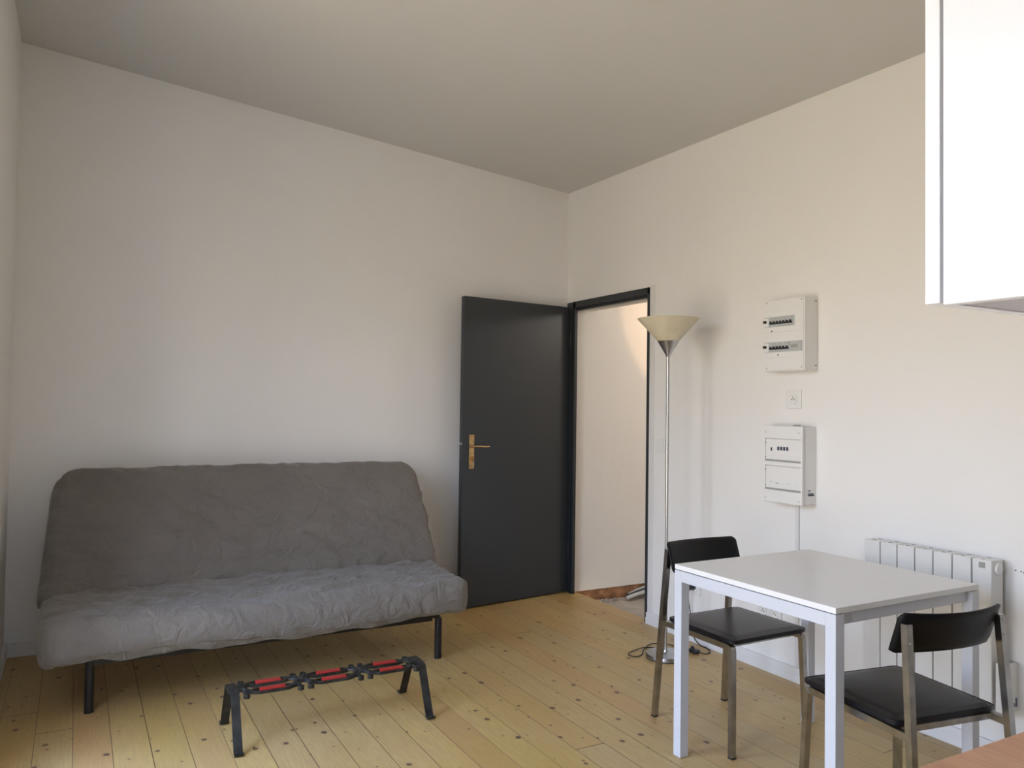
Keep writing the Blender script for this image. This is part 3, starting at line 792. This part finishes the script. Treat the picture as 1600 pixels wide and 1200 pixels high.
def fuse_lower():
    root = thing('fuse_box', 'lower white fuse box with two closed flaps and tiny dark switches', 'fuse box', (0, -2.12, .885), group='fuse boxes on the right wall')
    oy, oz = -2.12, .885
    def B(bm, x0, y0, z0, x1, y1, z1, bev=.001): box(bm, (x0, y0-oy, z0-oz), (x1, y1-oy, z1-oz), bev)
    # housing with a chamfered front (top view), open notch on top
    bm = bmesh.new(); prism(bm, [(0, -2.242-oy), (-.070, -2.240-oy), (-.088, -2.228-oy), (-.088, -2.012-oy), (-.078, -2.004-oy), (0, -2.002-oy)], 0.004, .381, bev=.0015)
    link('housing', bm, M_white_pl, root)
    bm = bmesh.new(); B(bm, -.0995, -2.236, .886, -.086, -2.006, .948, .004); B(bm, -.0995, -2.236, 1.068, -.086, -2.006, 1.090, .003); B(bm, -.0995, -2.236, 1.203, -.086, -2.006, 1.268, .004)
    B(bm, -.0995, -2.242, .886, -.084, -2.232, 1.268, .004); B(bm, -.0995, -2.010, .886, -.084, -2.002, 1.268, .003)
    link('front_cover', bm, M_white_pl, root)
    for z0, z1 in ((1.094, 1.200), (.952, 1.065)):
        bm = bmesh.new(); B(bm, -.0945, -2.231, z0, -.090, -2.011, z1, .002); fl = link('flap', bm, M_white_pl, root)
        bm = bmesh.new(); B(bm, -.0975, -2.230, z0-.002, -.0935, -2.012, z0+.004, .0008); link('flap_gap', bm, M_grey_pl, fl)
        bm = bmesh.new(); B(bm, -.0975, -2.228, z0+.006, -.094, -2.014, z0+.028, .002); link('flap_lip', bm, M_white_pl, fl)
        for z in (z0+.010, z0+(z1-z0)*.78): bm = bmesh.new(); B(bm, -.0965, -2.0125, z, -.0935, -2.0085, z+.010, 0); link('hinge_pin', bm, M_dirt, fl)
    bm = bmesh.new(); B(bm, -.0958, -2.052, 1.142, -.0942, -2.043, 1.158, 0); link('switch', bm, M_ink, root)
    for i in range(4):
        y = -2.086-i*.0185
        bm = bmesh.new(); B(bm, -.0958, y-.0125, 1.146, -.0942, y, 1.164, 0); link('switch', bm, M_ink, root)
    for y, z, w_ in ((-2.045, .985, .005), (-2.075, .980, .018), (-2.115, .978, .006), (-2.155, .984, .005), (-2.175, .976, .006)):
        bm = bmesh.new(); B(bm, -.0950, y-w_, z, -.0943, y, z+.003, 0); link('printed_mark', bm, M_dirt, root)
    # broken-out notch on the top: dark cavity with loose flap
    bm = bmesh.new()
    B(bm, -.086, -2.225, 1.2662, -.010, -2.03, 1.2672, 0); link('cable_opening', bm, M_dirt, root)
    bm = bmesh.new(); B(bm, -.06, -2.15, 1.2665, -.005, -2.02, 1.276, .002); link('knockout_tab', bm, M_white_pl, root)
    # text block on the side face
    bm = bmesh.new()
    def lineb(z, a, b_, h):
        x = a
        while x < b_-.002:
            w_ = random.uniform(.002, .005); box(bm, (x, -2.2432-oy, z-oz), (min(x+w_, b_), -2.2422-oy, z+h-oz)); x += w_+.0012
    lineb(.955, -.055, -.038, .005); lineb(.941, -.055, -.018, .004); lineb(.932, -.055, -.015, .007)
    link('printed_mark', bm, M_ink, root)
    for y in (-2.015, -2.224):
        for z in (.905, 1.235): bm = bmesh.new(); cyl(bm, (-.1000, y-oy, z-oz), (-.0990, y-oy, z-oz), .003, 10); link('cover_screw', bm, M_dirt, root)
    return root
fuse_lower()
# cable trunking from the lower box to the baseboard
bm = bmesh.new(); box(bm, (-.012, -2.146, .074), (0, -2.126, .884), .002)
tag(link('cable_trunking', bm, M_trim), 'thin white cable trunking running down from the lower fuse box to the baseboard', 'trunking')

# ------------------------------------------------------------------ sockets and switch
def socket(loc, w, h, label, mods=((0, 0),), pin=True):
    root = thing('wall_socket', label, 'socket', loc)
    bm = bmesh.new(); box(bm, (-.009, -w/2, -h/2), (0, w/2, h/2), .003); link('plate', bm, M_white_pl, root)
    for dy, dz in mods:
        bm = bmesh.new()
        t = bmesh.new(); lathe(t, [(.026, 0), (.025, .004), (.022, .004), (.0205, .0006), (0, .0006)], 32)
        merge(bm, t, mtx=Matrix.Translation((-.009, dy, dz)) @ Matrix.Rotation(-PI/2, 4, 'Y')); smooth_by_angle(link('socket_well', bm, M_white_pl, root))
        bm = bmesh.new()
        for a in (-1, 1): cyl(bm, (-.0102, dy+a*.0075, dz-.002), (-.0090, dy+a*.0075, dz-.002), .0032, 12)
        cyl(bm, (-.0102, dy, dz+.008), (-.0090, dy, dz+.008), .0032, 12)
        link('pin_hole', bm, M_dark_pl, root)
    return root
socket((0, -2.107, 1.402), .095, .095, 'white round-well wall socket between the two fuse boxes', ((0, .0),))
socket((0, -1.400, .312), .085, .085, 'white wall socket low beside the lamp, with a black plug in it')
socket((0, -1.955, .302), .165, .085, 'white double wall socket low on the right wall, seen under the table', ((.038, 0), (-.038, 0)))
sw = thing('light_switch', 'small white light switch on the wall behind the lamp pole', 'switch', (0, -1.085, 1.115))
bm = bmesh.new(); box(bm, (-.008, -.04, -.04), (0, .04, .04), .003); link('plate', bm, M_white_pl, sw)
bm = bmesh.new(); box(bm, (-.012, -.022, -.022), (-.007, .022, .022), .002); link('rocker', bm, M_white_pl, sw)

# ------------------------------------------------------------------ radiator
def radiator():
    y1, y0 = -2.585, -3.140; oy = -2.86
    root = thing('radiator', 'white ribbed electric radiator fixed low on the right wall behind the table', 'radiator', (0, oy, .19))
    oz = .19; H = .785
    seams = [-2.585, -2.663, -2.743, -2.823, -2.903, -2.983, -3.061]
    for a, b in zip(seams, seams[1:]):
        bm = bmesh.new(); box(bm, (-.100, b-oy+.0022, 0), (-.088, a-oy-.0022, H-oz), .003); box(bm, (-.090, b-oy+.012, .02), (-.022, a-oy-.012, H-oz-.002), .004)
        box(bm, (-.092, b-oy+.006, H-oz-.022), (-.030, a-oy-.006, H-oz-.001), .003)
        link('fin', bm, M_rad, root)
    bm = bmesh.new(); box(bm, (-.060, y0-oy+.02, .03), (-.055, y1-oy, H-oz-.03)); link('core', bm, M_dark_pl, root)
    bm = bmesh.new(); box(bm, (-.100, -3.138-oy, 0), (-.022, -3.0635-oy, H-oz), .004); cb = link('control_box', bm, M_rad, root)
    bm = bmesh.new(); box(bm, (-.1010, -3.114-oy, .753-oz), (-.0995, -3.090-oy, .775-oz), .0005); d = link('display', bm, M_grey_pl, cb)
    bm = bmesh.new(); t = bmesh.new(); lathe(t, [(0, .0), (.023, .0), (.023, .002), (.021, .009), (.010, .010), (0, .010)], 32)
    merge(bm, t, mtx=Matrix.Translation((-.060, -3.138-oy, .752-oz)) @ Matrix.Rotation(PI/2, 4, 'X'))
    smooth_by_angle(link('dial', bm, M_white_pl, cb))
    bm = bmesh.new(); tube(bm, [(-.060+.0235*math.cos(a*PI/16), -3.1385-oy, .752-oz+.0235*math.sin(a*PI/16)) for a in range(32)], .0010, 6, closed=True); link('dial_ring', bm, M_ltgrey, cb)
    for i in range(7):
        y = -2.600-i*.079
        for dx in (-.085, -.045): bm = bmesh.new(); box(bm, (dx, y-.028-oy, H-oz-.0012), (dx+.010, y-.014-oy, H-oz+.0002)); link('vent_slot', bm, M_dirt, root)
    for y in (-2.70, -3.02):
        for z in (.10, .50): bm = bmesh.new(); box(bm, (-.03, y-.02-oy, z), (0, y+.02-oy, z+.03), .002); link('wall_bracket', bm, M_rad, root)
    return root
radiator()
# little junction box beside the radiator
jb = thing('junction_box', 'small white wall box below the radiator control end, printed marks on its side', 'box', (0, -3.163, .22))
bm = bmesh.new(); box(bm, (-.090, -.017, 0), (0, .017, .182), .002); link('casing', bm, M_white_pl, jb)
bm = bmesh.new(); box(bm, (-.084, -.012, .1818), (-.004, .012, .1828), .0003); link('top_plate', bm, M_grey_pl, jb)  # thin grey plate over the casing top
bm = bmesh.new(); box(bm, (-.019, -.0178, .016), (-.009, -.0170, .050)); link('blue_label', bm, M_blueink, jb)
bm = bmesh.new()
t = bmesh.new(); tube(t, [(-.031+.0055*math.cos(a*PI/8), -.0172, .026+.0055*math.sin(a*PI/8)) for a in range(16)], .0018, 6, closed=True); merge(bm, t)
t = bmesh.new(); tube(t, [(-.052+.006*math.cos(a*PI/8), -.0172, .031+.006*math.sin(a*PI/8)) for a in range(16)], .0008, 6, closed=True); merge(bm, t)
box(bm, (-.062, -.0176, .019), (-.044, -.0170, .0205)); link('printed_mark', bm, M_ink, jb)
for k, (y, z, lb) in enumerate(((-3.172, .748, 'dark wall plug hole nearest the radiator dial'), (-3.192, .747, 'dark wall plug hole in the middle of the three beside the radiator'), (-3.202, .744, 'dark wall plug hole farthest right beside the radiator'))):
    bm = bmesh.new(); cyl(bm, (-.0012, y, z), (.0, y, z), .0026, 10); tag(link('screw_hole', bm, M_ink), lb, 'screw hole', 'screw holes beside the radiator')

# ------------------------------------------------------------------ kitchen end
CXF = -2.143
cab = thing('wall_cabinet', 'glossy white kitchen wall cabinet hanging at the right edge of the picture', 'cabinet', (-1.95, -4.6, 1.5))
ox, oy, oz = -1.95, -4.6, 1.5
bm = bmesh.new(); box(bm, (CXF-ox, -4.2365-oy, 0), (-1.745-ox, -4.2155-oy, .90), .001); link('end_panel', bm, M_cab, cab)
bm = bmesh.new(); box(bm, (CXF+.022-ox, -5.03-oy, .002), (-1.745-ox, -4.2375-oy, .90), .0005); link('carcass', bm, M_cabbot, cab)
for a, b in ((-4.638, -4.2412), (-5.03, -4.642)):
    bm = bmesh.new(); box(bm, (CXF-ox, a-oy, -.003), (CXF+.019-ox, b-oy, .90), .0012); link('door', bm, M_cab, cab)
bm = bmesh.new(); box(bm, (-2.385, -5.6, .862), (-1.745, -4.2485, .90), .002)
tag(link('worktop', bm, M_top), 'oiled wooden kitchen worktop corner at the lower right edge', 'worktop')
bc = thing('base_cabinet', 'white kitchen base cabinet under the wooden worktop', 'cabinet', (-2.05, -4.9, 0))
bm = bmesh.new(); box(bm, (-2.34+2.05, -5.6+4.9, .10), (-1.745+2.05, -4.262+4.9, .860), .001); box(bm, (-2.29+2.05, -5.6+4.9, 0), (-1.745+2.05, -4.27+4.9, .10)); link('carcass', bm, M_cabbot, bc)
for a, b in ((-4.90, -4.262), (-5.6, -4.904)):
    bm = bmesh.new(); box(bm, (-2.36+2.05, a+4.9, .11), (-2.341+2.05, b+4.9, .856), .001); link('door', bm, M_cab, bc)
